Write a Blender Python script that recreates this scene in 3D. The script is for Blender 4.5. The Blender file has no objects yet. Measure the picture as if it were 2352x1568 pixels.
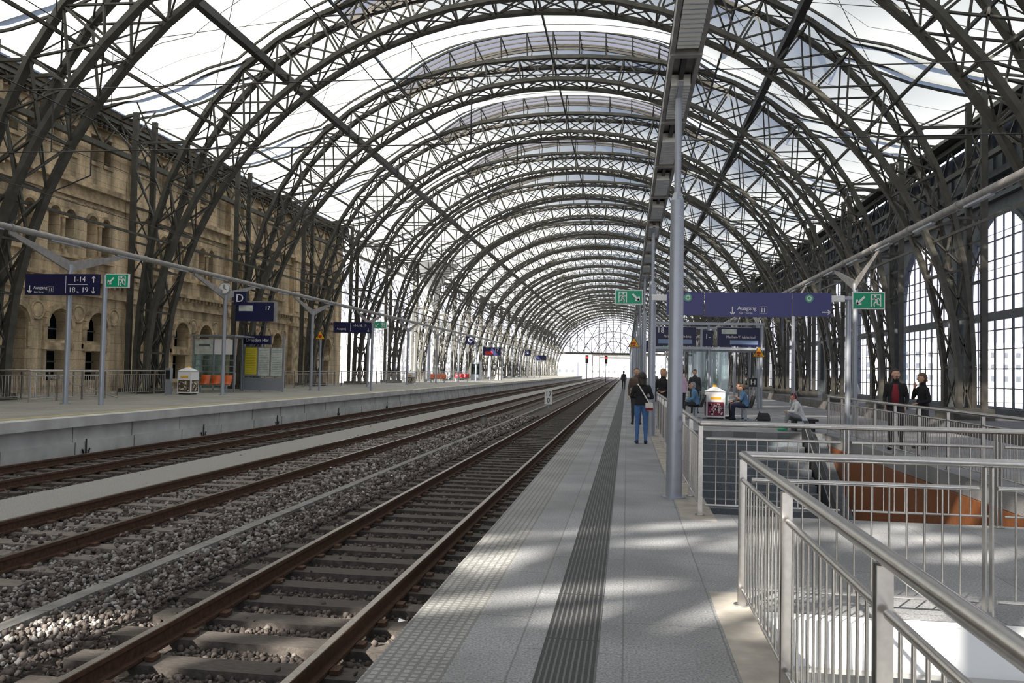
import bpy, bmesh, math, random
import numpy as np
from mathutils import Vector, Matrix, Quaternion
random.seed(3); rng=np.random.default_rng(5)
S=bpy.context.scene
COL=S.collection
V=Vector
def link(o): COL.objects.link(o); return o
# ---------------------------------------------------------------- camera
F=1900.0
yc=V((264,-71,-F)).normalized()
r=math.radians(0.85)
zc=V((math.sin(r),math.cos(r),0)); zc=(zc-yc*zc.dot(yc)).normalized()
xc=yc.cross(zc)
W=Matrix((xc,yc,zc)).to_4x4(); W.translation=V((0,0,1.6))
cd=bpy.data.cameras.new('camera'); cam=link(bpy.data.objects.new('camera',cd))
cam.matrix_world=W; cd.sensor_width=36; cd.lens=F/2352*36; cd.clip_end=2000; cd.clip_start=0.05
S.camera=cam
try:
    S.view_settings.view_transform='Standard'
    S.view_settings.exposure=0.0
except Exception as e: print(e)
# ---------------------------------------------------------------- materials
MATS={}
def nt(m): m.use_nodes=True; return m.node_tree.nodes,m.node_tree.links
def mat(name,col,rough=.6,metal=0,var=.0,scale=8,bump=0,bscale=None,emit=0,spec=.5,stretch=None,alpha=1):
    if name in MATS: return MATS[name]
    m=bpy.data.materials.new(name); n,l=nt(m); b=n['Principled BSDF']
    b.inputs['Base Color'].default_value=(*col,1); b.inputs['Roughness'].default_value=rough
    b.inputs['Metallic'].default_value=metal; b.inputs['Specular IOR Level'].default_value=spec
    b.inputs['Alpha'].default_value=alpha
    g=n.new('ShaderNodeNewGeometry'); src=g.outputs['Position']
    if stretch:
        mp=n.new('ShaderNodeMapping'); mp.inputs['Scale'].default_value=stretch; l.new(src,mp.inputs[0]); src=mp.outputs[0]
    if var>0:
        t=n.new('ShaderNodeTexNoise'); t.inputs['Scale'].default_value=scale; t.inputs['Detail'].default_value=5
        l.new(src,t.inputs['Vector'])
        r=n.new('ShaderNodeValToRGB'); r.color_ramp.elements[0].position=.3; r.color_ramp.elements[1].position=.7
        r.color_ramp.elements[0].color=(*[c*(1-var) for c in col],1); r.color_ramp.elements[1].color=(*[min(1,c*(1+var)) for c in col],1)
        l.new(t.outputs['Fac'],r.inputs[0]); l.new(r.outputs[0],b.inputs['Base Color'])
    if bump>0:
        t2=n.new('ShaderNodeTexNoise'); t2.inputs['Scale'].default_value=bscale or scale*3; t2.inputs['Detail'].default_value=4
        l.new(src,t2.inputs['Vector'])
        bp=n.new('ShaderNodeBump'); bp.inputs['Strength'].default_value=bump; bp.inputs['Distance'].default_value=.02
        l.new(t2.outputs['Fac'],bp.inputs['Height']); l.new(bp.outputs[0],b.inputs['Normal'])
    if emit>0:
        b.inputs['Emission Color'].default_value=(*col,1); b.inputs['Emission Strength'].default_value=emit
    MATS[name]=m; return m
def brickmat(name,col,mortar,bw,bh,ms=.01,axes='XY',var=.15,nscale=40,rough=.7,offset=.5,blotch=.12,streak=0):
    m=bpy.data.materials.new(name); n,l=nt(m); b=n['Principled BSDF']; b.inputs['Roughness'].default_value=rough
    g=n.new('ShaderNodeNewGeometry'); s=n.new('ShaderNodeSeparateXYZ'); c=n.new('ShaderNodeCombineXYZ')
    l.new(g.outputs['Position'],s.inputs[0]); l.new(s.outputs[axes[0]],c.inputs[0]); l.new(s.outputs[axes[1]],c.inputs[1])
    br=n.new('ShaderNodeTexBrick'); br.offset=offset; br.inputs['Scale'].default_value=1
    br.inputs['Brick Width'].default_value=bw; br.inputs['Row Height'].default_value=bh; br.inputs['Mortar Size'].default_value=ms
    br.inputs['Color1'].default_value=(*[x*.93 for x in col],1); br.inputs['Color2'].default_value=(*[min(1,x*1.07) for x in col],1)
    br.inputs['Mortar'].default_value=(*mortar,1); l.new(c.outputs[0],br.inputs['Vector'])
    t=n.new('ShaderNodeTexNoise'); t.inputs['Scale'].default_value=nscale; t.inputs['Detail'].default_value=3; l.new(g.outputs['Position'],t.inputs['Vector'])
    t3=n.new('ShaderNodeTexNoise'); t3.inputs['Scale'].default_value=.8; t3.inputs['Detail'].default_value=6
    if streak:
        mp=n.new('ShaderNodeMapping'); mp.inputs['Scale'].default_value=(1,1.6,.35); l.new(g.outputs['Position'],mp.inputs[0]); l.new(mp.outputs[0],t3.inputs['Vector'])
    else: l.new(g.outputs['Position'],t3.inputs['Vector'])
    mr=n.new('ShaderNodeMapRange'); mr.inputs[1].default_value=.3; mr.inputs[2].default_value=.7; mr.inputs[3].default_value=1-var; mr.inputs[4].default_value=1+var
    l.new(t.outputs['Fac'],mr.inputs[0])
    mr2=n.new('ShaderNodeMapRange'); mr2.inputs[1].default_value=.35; mr2.inputs[2].default_value=.65; mr2.inputs[3].default_value=1-blotch; mr2.inputs[4].default_value=1+blotch
    l.new(t3.outputs['Fac'],mr2.inputs[0])
    mm=n.new('ShaderNodeMath'); mm.operation='MULTIPLY'; l.new(mr.outputs[0],mm.inputs[0]); l.new(mr2.outputs[0],mm.inputs[1])
    mx=n.new('ShaderNodeVectorMath'); mx.operation='SCALE'; l.new(br.outputs['Color'],mx.inputs[0]); l.new(mm.outputs[0],mx.inputs['Scale'])
    l.new(mx.outputs[0],b.inputs['Base Color'])
    bp=n.new('ShaderNodeBump'); bp.inputs['Strength'].default_value=.3; bp.inputs['Distance'].default_value=.01
    l.new(t.outputs['Fac'],bp.inputs['Height']); l.new(bp.outputs[0],b.inputs['Normal'])
    MATS[name]=m; return m
steel=mat('painted_steel_dark',(.066,.064,.054),.5,.15,.3,3,spec=.4)
steelR=mat('painted_steel_bluegrey',(.11,.125,.14),.5,.2,.25,3)
steelW=mat('painted_steel_light',(.62,.62,.62),.6,0,.2,2)
black=mat('black_steel',(.015,.015,.016),.5)
inox=mat('brushed_stainless',(.58,.56,.53),.26,1,.08,30)
polegrey=mat('grey_pole_paint',(.36,.39,.44),.35,.45,.05,10)
beamgrey=mat('light_trough_grey',(.30,.29,.28),.45,.3,.2,5)
lampw=mat('lamp_diffuser',(.8,.8,.76),.4)
navy=mat('sign_navy',(.008,.010,.06),.35)
navy2=mat('sign_blueviolet',(.045,.045,.20),.35)
white=mat('white_enamel',(.85,.85,.85),.4)
green=mat('exit_green',(.0,.33,.17),.4)
orange=mat('orange_seat',(.62,.13,.03),.4)
yellow=mat('warning_yellow',(.9,.45,.02),.4)
red=mat('red_enamel',(.5,.02,.02),.4)
signalred=mat('signal_lamp_red',(1,.02,.01),.4,emit=4)
paper=mat('poster_paper',(.55,.60,.55),.6,var=.15,scale=6)
yposter=mat('timetable_yellow',(.75,.62,.02),.6)
railside=mat('rusty_rail',(.095,.05,.03),.75,.3,.35,20)
railtop=mat('polished_rail_head',(.34,.31,.28),.3,1,.2,25)
wood_sl=mat('dark_sleeper',(.075,.063,.054),.85,0,.4,14,.4,stretch=(1,6,1))
conc_sl=mat('grey_sleeper',(.18,.155,.135),.9,0,.3,10,.4)
ballast=mat('ballast_bed',(.085,.072,.062),.95,0,.7,22,.9,30)
gravel=mat('fine_gravel_path',(.31,.30,.28),.95,0,.35,60,.5,90)
duct=mat('cable_duct_concrete',(.22,.21,.195),.9,0,.25,4,.2,30)
concrete=mat('pale_concrete',(.52,.52,.50),.85,0,.18,1.5,.2,20)
concdark=mat('dark_concrete',(.16,.155,.15),.9,0,.25,2)
curb=mat('sandstone_curb',(.34,.31,.27),.8,0,.25,5)
granite=brickmat('granite_platform',(.235,.235,.24),(.145,.145,.145),1.2,.6,.006,'YX',.45,70,.55,.5,.25)
edgeb=brickmat('platform_edge_slab',(.31,.30,.285),(.175,.175,.165),.055,.055,.010,'YX',.22,60,.7,0,.2)
tact=brickmat('tactile_ribbed_strip',(.11,.11,.11),(.025,.025,.025),1.0,.032,.011,'YX',.2,60,.6,0)
plat2=brickmat('left_platform_paving',(.30,.29,.26),(.19,.18,.17),1.0,.5,.008,'YX',.2,30,.7)
sandst=brickmat('sandstone_facade',(.50,.395,.26),(.27,.21,.14),1.3,.42,.012,'YZ',.14,12,.85,.5,.50,1)
sandpl=mat('sandstone_trim',(.46,.36,.235),.85,0,.50,2.2,.2,20)
sanddk=mat('sandstone_sooty',(.08,.065,.048),.9,0,.4,2)
darkglass=mat('dark_window_glass',(.010,.015,.015),.25,0,spec=.2)
stairg=mat('stair_granite',(.16,.18,.20),.7,0,.2,20)
stairn=mat('stair_nosing',(.30,.33,.36),.7)
woodp=mat('wood_panel_brown',(.22,.08,.028),.5,0,.3,6,stretch=(1,8,1))
whitewall=mat('white_wall_panel',(.85,.86,.86),.5)
facade_far=mat('distant_building',(.65,.63,.62),.9,0,.1,.2)
groundm=mat('outside_ground',(.45,.44,.42),.95,0,.15,.1)
# membrane
m=bpy.data.materials.new('translucent_roof_membrane'); n,l=nt(m); n.remove(n['Principled BSDF'])
tr=n.new('ShaderNodeBsdfTranslucent'); tr.inputs[0].default_value=(.47,.475,.44,1)
df=n.new('ShaderNodeBsdfDiffuse'); df.inputs[0].default_value=(.58,.59,.61,1)
mx=n.new('ShaderNodeMixShader'); mx.inputs[0].default_value=.30
l.new(tr.outputs[0],mx.inputs[1]); l.new(df.outputs[0],mx.inputs[2]); l.new(mx.outputs[0],n['Material Output'].inputs[0]); MEM=m
def glassmat(name,col,tf):
    m=bpy.data.materials.new(name); n,l=nt(m); n.remove(n['Principled BSDF'])
    t=n.new('ShaderNodeBsdfTransparent'); t.inputs[0].default_value=(*col,1)
    g=n.new('ShaderNodeBsdfGlossy'); g.inputs['Roughness'].default_value=.05; g.inputs[0].default_value=(.8,.85,.9,1)
    mx=n.new('ShaderNodeMixShader'); mx.inputs[0].default_value=tf
    l.new(t.outputs[0],mx.inputs[1]); l.new(g.outputs[0],mx.inputs[2]); l.new(mx.outputs[0],n['Material Output'].inputs[0]); return m
SKYG=glassmat('skylight_glass',(.50,.47,.45),.1)
WING=glassmat('window_glass',(.94,.92,.97),.03)
SHG=glassmat('shelter_glass',(.70,.80,.78),.12)
# ---------------------------------------------------------------- mesh builder
class MB:
    def __init__(s): s.v=[];s.f=[];s.m=[];s.s=[];s.mats=[]
    def mi(s,mt):
        if mt not in s.mats: s.mats.append(mt)
        return s.mats.index(mt)
    def add(s,vs,fs,mt,smooth=False):
        o=len(s.v); s.v.extend([tuple(v) for v in vs]); k=s.mi(mt)
        for f in fs: s.f.append([i+o for i in f]); s.m.append(k); s.s.append(smooth)
    def box(s,x0,x1,y0,y1,z0,z1,mt):
        s.add([(x0,y0,z0),(x1,y0,z0),(x1,y1,z0),(x0,y1,z0),(x0,y0,z1),(x1,y0,z1),(x1,y1,z1),(x0,y1,z1)],
              [(0,3,2,1),(4,5,6,7),(0,1,5,4),(1,2,6,5),(2,3,7,6),(3,0,4,7)],mt)
    def beam(s,a,b,w,h,mt,up=(0,0,1)):
        a=V(a);b=V(b);d=(b-a)
        if d.length<1e-6: return
        d.normalize(); u=V(up)
        if abs(d.dot(u))>.98: u=V((0,1,0)) if abs(d.y)<.9 else V((1,0,0))
        sx=d.cross(u).normalized(); sz=sx.cross(d)
        sx*=w/2; sz*=h/2
        vs=[a-sx-sz,a+sx-sz,a+sx+sz,a-sx+sz,b-sx-sz,b+sx-sz,b+sx+sz,b-sx+sz]
        s.add(vs,[(0,1,2,3),(7,6,5,4),(0,4,5,1),(1,5,6,2),(2,6,7,3),(3,7,4,0)],mt)
    def tube(s,a,b,ra,mt,rb=None,n=8,cap=True):
        if rb is None: rb=ra
        a=V(a);b=V(b);d=(b-a)
        if d.length<1e-6: return
        d.normalize(); u=V((0,0,1)) if abs(d.z)<.95 else V((1,0,0))
        sx=d.cross(u).normalized(); sz=sx.cross(d)
        vs=[];
        for p,rr in((a,ra),(b,rb)):
            for i in range(n):
                t=2*math.pi*i/n; vs.append(p+sx*rr*math.cos(t)+sz*rr*math.sin(t))
        fs=[(i,(i+1)%n,n+(i+1)%n,n+i) for i in range(n)]
        s.add(vs,fs,mt,True)
        if cap: s.add(vs,[tuple(range(n))[::-1],tuple(range(n,2*n))],mt)
    def path(s,pts,rr,mt,n=8):
        for a,b in zip(pts[:-1],pts[1:]): s.tube(a,b,rr,mt,n=n)
    def ball(s,c,rx,ry,rz,mt,n=12,k=8,M=None,fn=None):
        vs=[];fs=[]
        for j in range(k+1):
            ph=math.pi*j/k
            for i in range(n):
                t=2*math.pi*i/n
                p=V((math.sin(ph)*math.cos(t)*rx,math.sin(ph)*math.sin(t)*ry,math.cos(ph)*rz))
                if fn: p=fn(p)
                if M: p=M@p
                vs.append(p+V(c))
        for j in range(k):
            for i in range(n):
                fs.append((j*n+i,(j+1)*n+i,(j+1)*n+(i+1)%n,j*n+(i+1)%n))
        s.add(vs,fs,mt,True)
    def loft(s,rings,mt,caps=True,smooth=True):
        n=len(rings[0]); vs=[p for r_ in rings for p in r_]; fs=[]
        for j in range(len(rings)-1):
            for i in range(n): fs.append((j*n+i,j*n+(i+1)%n,(j+1)*n+(i+1)%n,(j+1)*n+i))
        if caps: fs.append(tuple(range(n))[::-1]); fs.append(tuple(range((len(rings)-1)*n,len(rings)*n)))
        s.add(vs,fs,mt,smooth)
    def mesh(s,name):
        me=bpy.data.meshes.new(name); me.from_pydata(s.v,[],s.f)
        for q in s.mats: me.materials.append(q)
        me.polygons.foreach_set('material_index',s.m); me.polygons.foreach_set('use_smooth',s.s); me.update(); return me
    def obj(s,name,parent=None,loc=(0,0,0)):
        o=link(bpy.data.objects.new(name,s.mesh(name))); o.location=loc
        if parent: o.parent=parent
        return o
def empty(name,loc=(0,0,0)):
    e=link(bpy.data.objects.new(name,None)); e.location=loc; e.empty_display_size=.2; return e
def inst(name,me,loc,parent=None,rot=None,scale=None):
    o=link(bpy.data.objects.new(name,me)); o.location=loc
    if rot: o.rotation_euler=rot
    if scale: o.scale=scale
    if parent: o.parent=parent
    return o
def text(body,size,loc,mt,parent,name='lettering',rot=(math.pi/2,0,0),align='CENTER'):
    c=bpy.data.curves.new(name,'FONT'); c.body=body; c.size=size; c.align_x=align; c.align_y='CENTER'; c.extrude=.003; c.resolution_u=4
    o=bpy.data.objects.new(name,c); link(o); dg=bpy.context.evaluated_depsgraph_get()
    me=bpy.data.meshes.new_from_object(o.evaluated_get(dg)); bpy.data.objects.remove(o)
    me.materials.clear(); me.materials.append(mt)
    q=link(bpy.data.objects.new(name,me)); q.location=loc; q.rotation_euler=rot; q.parent=parent; return q
# ---------------------------------------------------------------- world & sun
w=bpy.data.worlds.new('sky'); S.world=w; w.use_nodes=True; n=w.node_tree.nodes; l=w.node_tree.links
bg=n['Background']; tc=n.new('ShaderNodeTexCoord'); sp=n.new('ShaderNodeSeparateXYZ'); rp=n.new('ShaderNodeValToRGB')
l.new(tc.outputs['Generated'],sp.inputs[0]); l.new(sp.outputs['Z'],rp.inputs[0])
rp.color_ramp.elements[0].color=(.95,.95,1,1); rp.color_ramp.elements[0].position=0
rp.color_ramp.elements[1].color=(.36,.50,.84,1); rp.color_ramp.elements[1].position=.75
l.new(rp.outputs[0],bg.inputs[0]); bg.inputs[1].default_value=1.4
sl=bpy.data.lights.new('sun','SUN'); sl.energy=19; sl.angle=math.radians(.53); sl.color=(1,.95,.86)
so=link(bpy.data.objects.new('sun',sl)); so.rotation_euler=V((.95,1.5,-1.0)).to_track_quat('-Z','Y').to_euler(); so.location=(-30,-30,40)
# ---------------------------------------------------------------- ground + platforms
XC=-4.25; ZC=1.1; YE=255
b=MB(); b.box(-600,600,-300,1500,-6.6,-6.2,groundm); b.obj('ground')
b=MB(); b.box(-13.6,-1.3,-20,YE+40,-1.2,-.80,ballast); b.box(9.4,12.6,-20,YE+40,-1.2,-.80,ballast); 
b.box(-14,13,YE+40,400,-1.2,-.80,ballast)
b.obj('track_bed')
b=MB(); b.box(-10.35,-8.95,-20,YE,-.80,-.735,gravel); b.obj('gravel_path')
b=MB()
y=-10
while y<120: b.box(-5.36,-5.20,y,y+.985,-.82,-.68,duct); y+=1.0
b.box(-5.36,-5.20,120,YE,-.82,-.68,duct)
b.obj('cable_duct_cover')
# centre platform with openings
b=MB()
def slab(x0,x1,y0,y1,mt=granite): b.box(x0,x1,y0,y1,-.30,0,mt)
slab(-1.34,-.92,-15,YE,edgeb); slab(-.92,-.46,-15,YE); 
b.box(-.46,-.14,-15,YE,-.3,.004,tact)
slab(-.14,.62,-15,YE); 
slab(.62,.92,6.3,9.3); b.box(.62,.92,-15,6.3,-.3,.003,curb); b.box(.62,1.0,9.3,24,-.3,.003,curb); slab(.62,1.0,24,YE)
slab(5.5,9.5,-15,YE); slab(.92,5.5,5.85,9.75); slab(1.0,5.5,24,YE); slab(.92,5.5,-15,-2)
b.box(-1.28,-1.05,-15,YE,-1.2,-.3,concdark); b.box(9.2,9.4,-15,YE,-1.2,-.3,concdark)
b.box(12.6,16.8,-15,YE,-1.2,.0,concdark)
b.obj('platform_centre')
# stairwell B
b=MB()
b.box(.88,1.0,9.6,24,-5.3,-.3,concrete); b.box(.88,5.6,9.6,9.75,-5.3,-.3,concrete); b.box(5.46,5.6,9.75,24,-5.3,-.31,woodp)
b.box(.88,5.6,9.6,24,-5.5,-5.3,concdark)
for i in range(30):
    y1=24-.3*i; z=-.17*(i+1)
    b.box(1.0,4.8,y1-.3,y1,z-.6,z,stairg); b.box(1.0,4.8,y1-.3,y1-.26,z,z+.006,stairn)
b.beam((4.9,24.0,.02),(4.9,15,-5.08),.12,.8,black)
b.beam((4.9,24.0,.44),(4.9,15,-4.66),.14,.04,polegrey)
b.beam((5.2,24.0,-.2),(5.2,15,-5.3),.5,.2,stairg)
b.tube((1.1,24,.85),(1.1,15,-4.25),.025,inox)
b.obj('staircase')
b=MB()
b.box(.8,.92,-2,5.85,-4.6,-.3,whitewall); b.box(.8,5.6,5.72,5.85,-4.6,-.3,whitewall); b.box(.92,5.5,5.70,5.86,-.3,.0,whitewall); b.box(5.5,5.6,-2,5.85,-4.6,-.0,whitewall)
b.box(.8,5.6,-2,5.85,-4.8,-4.6,concrete)
for x in (1.5,2.4,3.3,4.2,5.1): b.box(x,x+.05,5.66,5.72,-4.6,-.35,steelR)
for z in (-.9,-1.9,-2.9): b.box(.92,5.5,5.66,5.72,z,z+.05,steelR)
b.box(.92,5.5,5.60,5.72,-.36,-.30,inox)
for i in range(24):
    y0=-2+.3*i; z=-.17*(i+1); b.box(2.2,5.5,y0,y0+.3,z-.4,z,stairn)
b.obj('staircase')
# left platform
b=MB()
b.box(-24.6,-13.9,-20,YE,-.1,.22,plat2); b.box(-13.95,-13.5,-20,YE,-.02,.222,concrete); b.box(-14.4,-14.05,-20,YE,.2,.226,mat('tactile_yellowish',(.42,.36,.2),.8,0,.1,20))
b.box(-14.3,-13.68,-20,YE,-1.2,-.02,concrete); b.box(-13.68,-13.60,-20,YE,-1.2,-.42,concrete)
y=-16
while y<160:
    b.box(-13.61,-13.59,y,y+.02,-1,-.42,concdark); b.box(-13.69,-13.67,y,y+.02,-.42,-.02,concdark)
    y+=2.5
b.obj('platform_left')
# anchor marks on the wall
b=MB()
for y in (19.4,25.3,31,38,46):
    b.tube((-13.57,y,-.35),(-13.57,y,-.78),.02,black,n=6)
    b.path([(-13.57,y-.15,-.60),(-13.57,y-.08,-.74),(-13.57,y,-.77),(-13.57,y+.08,-.74),(-13.57,y+.15,-.60)],.02,black,6)
b.obj('anchor_hooks')
# ---------------------------------------------------------------- tracks
def track(xc,slm,y0=-15,y1=400,ys=130):
    b=MB()
    for sx in(-.75,.75):
        x=xc+sx
        b.box(x-.036,x+.036,y0,y1,-.59,-.553,railside); b.box(x-.03,x+.03,y0,y1,-.553,-.55,railtop)
        b.box(x-.01,x+.01,y0,y1,-.69,-.59,railside); b.box(x-.07,x+.07,y0,y1,-.715,-.69,railside)
    y=y0
    while y<ys:
        j=random.uniform(-.02,.02); b.box(xc-1.3+j,xc+1.3+j,y,y+.25,-.85,-.72+random.uniform(-.006,.004),slm)
        for sx in(-.75,.75):
            for q in(-.12,.12): b.box(xc+sx+q-.035,xc+sx+q+.035,y+.07,y+.18,-.72,-.685,railside)
        y+=.6
    b.obj('railway_track')
track(-3.02,wood_sl); track(-7.5,conc_sl); track(-11.8,wood_sl); track(11.2,wood_sl,ys=90)
# ballast stones
def stones():
    t=(1+5**.5)/2
    base=np.array([(-1,t,0),(1,t,0),(-1,-t,0),(1,-t,0),(0,-1,t),(0,1,t),(0,-1,-t),(0,1,-t),(t,0,-1),(t,0,1),(-t,0,-1),(-t,0,1)])/1.9
    tri=np.array([(0,11,5),(0,5,1),(0,1,7),(0,7,10),(0,10,11),(1,5,9),(5,11,4),(11,10,2),(10,7,6),(7,1,8),(3,9,4),(3,4,2),(3,2,6),(3,6,8),(3,8,9),(4,9,5),(2,4,11),(6,2,10),(8,6,7),(9,8,1)])
    P=[]
    for (ya,yb,dens,sz) in ((4,9,620,.023),(9,15,400,.027),(15,26,170,.034),(26,42,60,.045)):
        N=int((yb-ya)*12.2*dens); x=rng.uniform(-13.5,-1.3,N); y=rng.uniform(ya,yb,N)
        k=(x>-.86*y-2.5); x=x[k];y=y[k]
        keep=np.ones(len(x),bool); z=np.full(len(x),-.795)
        for xc_ in(-3.02,-7.5,-11.8):
            inn=np.abs(x-xc_)<1.32; ph=(y+15)%.6; on=inn&(ph>-.02)&(ph<.27)
            keep&=~(on&(rng.random(len(x))>(.012 if xc_!=-7.5 else .10)))
            rail=(np.abs(np.abs(x-xc_)-.75)<.09); keep&=~rail
            z[inn&~on]=-.80+ (0.035 if xc_==-7.5 else 0)
            z[on]=-.715
        betw=(x<-4.4)&(x>-6.1); z[betw]=-.735+.02*rng.random(betw.sum())
        z[(x>-1.6)]=-.76
        keep&=~((x>-10.3)&(x<-9.0)&(rng.random(len(x))>.03)); keep&=~((x>-5.38)&(x<-5.18)&(rng.random(len(x))>.02))
        x=x[keep];y=y[keep];z=z[keep]; s=sz*rng.uniform(.55,1.45,len(x))
        P.append(np.stack([x,y,z+rng.uniform(-.01,.03,len(x)),s],1))
    P=np.concatenate(P); N=len(P)
    vs=base[None]*(1+rng.uniform(-.28,.28,(N,12,1)))*rng.uniform(.6,1.25,(N,1,3))
    q=rng.normal(size=(N,4)); q/=np.linalg.norm(q,axis=1)[:,None]; a,b_,c,d=q.T
    R=np.stack([1-2*(c*c+d*d),2*(b_*c-a*d),2*(b_*d+a*c),2*(b_*c+a*d),1-2*(b_*b_+d*d),2*(c*d-a*b_),2*(b_*d-a*c),2*(c*d+a*b_),1-2*(b_*b_+c*c)],1).reshape(N,3,3)
    vs=np.einsum('nij,nkj->nki',R,vs)*P[:,3][:,None,None]+P[:,None,:3]
    me=bpy.data.meshes.new('ballast_stones'); nv=N*12; nf=N*20
    me.vertices.add(nv); me.vertices.foreach_set('co',vs.astype(np.float32).ravel())
    me.loops.add(nf*3); me.polygons.add(nf)
    idx=(tri[None]+12*np.arange(N)[:,None,None]).astype(np.int32).ravel()
    me.loops.foreach_set('vertex_index',idx); me.polygons.foreach_set('loop_start',np.arange(0,nf*3,3,dtype=np.int32))
    at=me.attributes.new('tone','FLOAT','POINT')
    tn=rng.random(N)**1.4; inn=np.abs(P[:,0]+3.02)<1.5; tn[inn]*=.6; inn=np.abs(P[:,0]+11.8)<1.5; tn[inn]*=.6
    at.data.foreach_set('value',np.repeat(tn,12).astype(np.float32))
    me.update(calc_edges=True)
    m=bpy.data.materials.new('ballast_stone'); nn,ll=nt(m); bb=nn['Principled BSDF']; bb.inputs['Roughness'].default_value=.9
    A=nn.new('ShaderNodeAttribute'); A.attribute_name='tone'; R_=nn.new('ShaderNodeValToRGB')
    e=R_.color_ramp.elements; e[0].color=(.05,.038,.032,1); e[1].color=(.38,.365,.34,1); x=e.new(.5); x.color=(.145,.12,.105,1)
    ll.new(A.outputs['Fac'],R_.inputs[0]); ll.new(R_.outputs[0],bb.inputs['Base Color'])
    me.materials.append(m); link(bpy.data.objects.new('ballast_stones',me)); print('stones',N)
stones()
# ---------------------------------------------------------------- roof arches
def ri(t): return 16.5+.7*math.cos(t)**2
def dp(t): return .5*math.cos(t)**2+1.2*math.sin(t)**2+1.25*math.sin(2*t)**2
def pin(t,o=0): R=ri(t)+o; return (R*math.cos(t),ZC+R*math.sin(t))
def pout(t,o=0): R=ri(t)+dp(t)+o; return (R*math.cos(t),ZC+R*math.sin(t))
def eh(x): return 1.25*max(0,1-(x/8.65)**2)**.75
def arch(mt):
    b=MB(); NP=30; T=[math.radians(-3+186*i/NP) for i in range(NP+1)]
    for py in(-.75,.75):
        I=[V((pin(t)[0],py,pin(t)[1])) for t in T]; O=[V((pout(t)[0],py,pout(t)[1])) for t in T]
        for i in range(NP):
            u=V((math.cos(T[i]),0,math.sin(T[i])))
            b.beam(I[i],I[i+1],.32,.18,mt,up=u); b.beam(O[i],O[i+1],.32,.18,mt,up=u)
            b.beam(I[i],O[i+1],.06,.10,mt,up=(0,1,0)); b.beam(O[i],I[i+1],.06,.10,mt,up=(0,1,0))
            b.beam(I[i],O[i],.08,.12,mt,up=(0,1,0))
        for sg in(-1,1):
            X0=sg*18.1; X1=sg*19.9
            b.beam((X0,py,0),(X0,py,13.0),.24,.16,mt,up=(0,1,0))
            for t_ in(22,34):
                t=math.radians(t_ if sg>0 else 180-t_); p=pout(t); b.beam((p[0],py,p[1]),(X0,py,p[1]),.1,.14,mt,up=(0,1,0))
                b.beam((p[0],py,p[1]),(X0,py,min(12.8,p[1]+2.6)),.06,.1,mt,up=(0,1,0))
            t=math.radians(49 if sg>0 else 131); p=pout(t)
            b.beam((p[0],py,p[1]),(X1,py,13.2),.12,.18,mt,up=(0,1,0)); b.beam((X0,py,11.2),(X1,py,13.0),.1,.12,mt,up=(0,1,0))
    for i in range(NP+1):
        for fn in(pin,pout):
            p=fn(T[i]); b.beam((p[0],-.75,p[1]),(p[0],.75,p[1]),.08,.08,mt)
            if i<NP:
                q=fn(T[i+1]); b.beam((p[0],-.75,p[1]),(q[0],.75,q[1]),.06,.05,mt); b.beam((p[0],.75,p[1]),(q[0],-.75,q[1]),.06,.05,mt)
    for sg in(-1,1):
        z=5.5; X=sg*18.1
        while z<12.0:
            b.beam((X,-.75,z),(X,.75,z),.08,.08,mt); b.beam((X,-.75,z),(X,.75,z+1.6),.04,.06,mt); b.beam((X,.75,z),(X,-.75,z+1.6),.04,.06,mt)
            z+=1.6
        b.box(min(sg*16.9,sg*18.4),max(sg*16.9,sg*18.4),-1,1,-.9,.45,mt)
    # skylight lantern
    xs=[-8.6+17.2*i/12 for i in range(13)]
    def zo(x): 
        t=math.acos(x/17.75); return pout(t)[1]
    e=eh
    for py in(-1.3,1.3):
        for x0,x1 in zip(xs[:-1],xs[1:]): b.beam((x0,py,zo(x0)+e(x0)),(x1,py,zo(x1)+e(x1)),.12,.1,mt)
        for x in xs: b.beam((x,py*.58,zo(x)),(x,py,zo(x)+e(x)),.06,.06,mt)
    for x in xs: b.beam((x,-1.3,zo(x)+e(x)),(x,1.3,zo(x)+e(x)),.06,.06,mt)
    for k in(-.65,0,.65):
        for x0,x1 in zip(xs[:-1],xs[1:]): b.beam((x0,k,zo(x0)+e(x0)),(x1,k,zo(x1)+e(x1)),.05,.06,mt)
    for x0,x1 in zip(xs[:-1],xs[1:]):
        b.add([(x0,-1.3,zo(x0)+e(x0)+.05),(x1,-1.3,zo(x1)+e(x1)+.05),(x1,1.3,zo(x1)+e(x1)+.05),(x0,1.3,zo(x0)+e(x0)+.05)],[(0,1,2,3)],SKYG)
    return b.mesh('roof_arch_truss')
AM=arch(steel)
YS=[-14.6+10*i for i in range(0,28)]
for y in YS: inst('roof_arch_truss',AM,(XC,y,0))
AM2=AM.copy(); AM2.materials[0]=steelW
for y in range(8): inst('neighbouring_hall_truss',AM2,(XC-44,78+y*10,-1),scale=(1.05,1,1.2))
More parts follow.
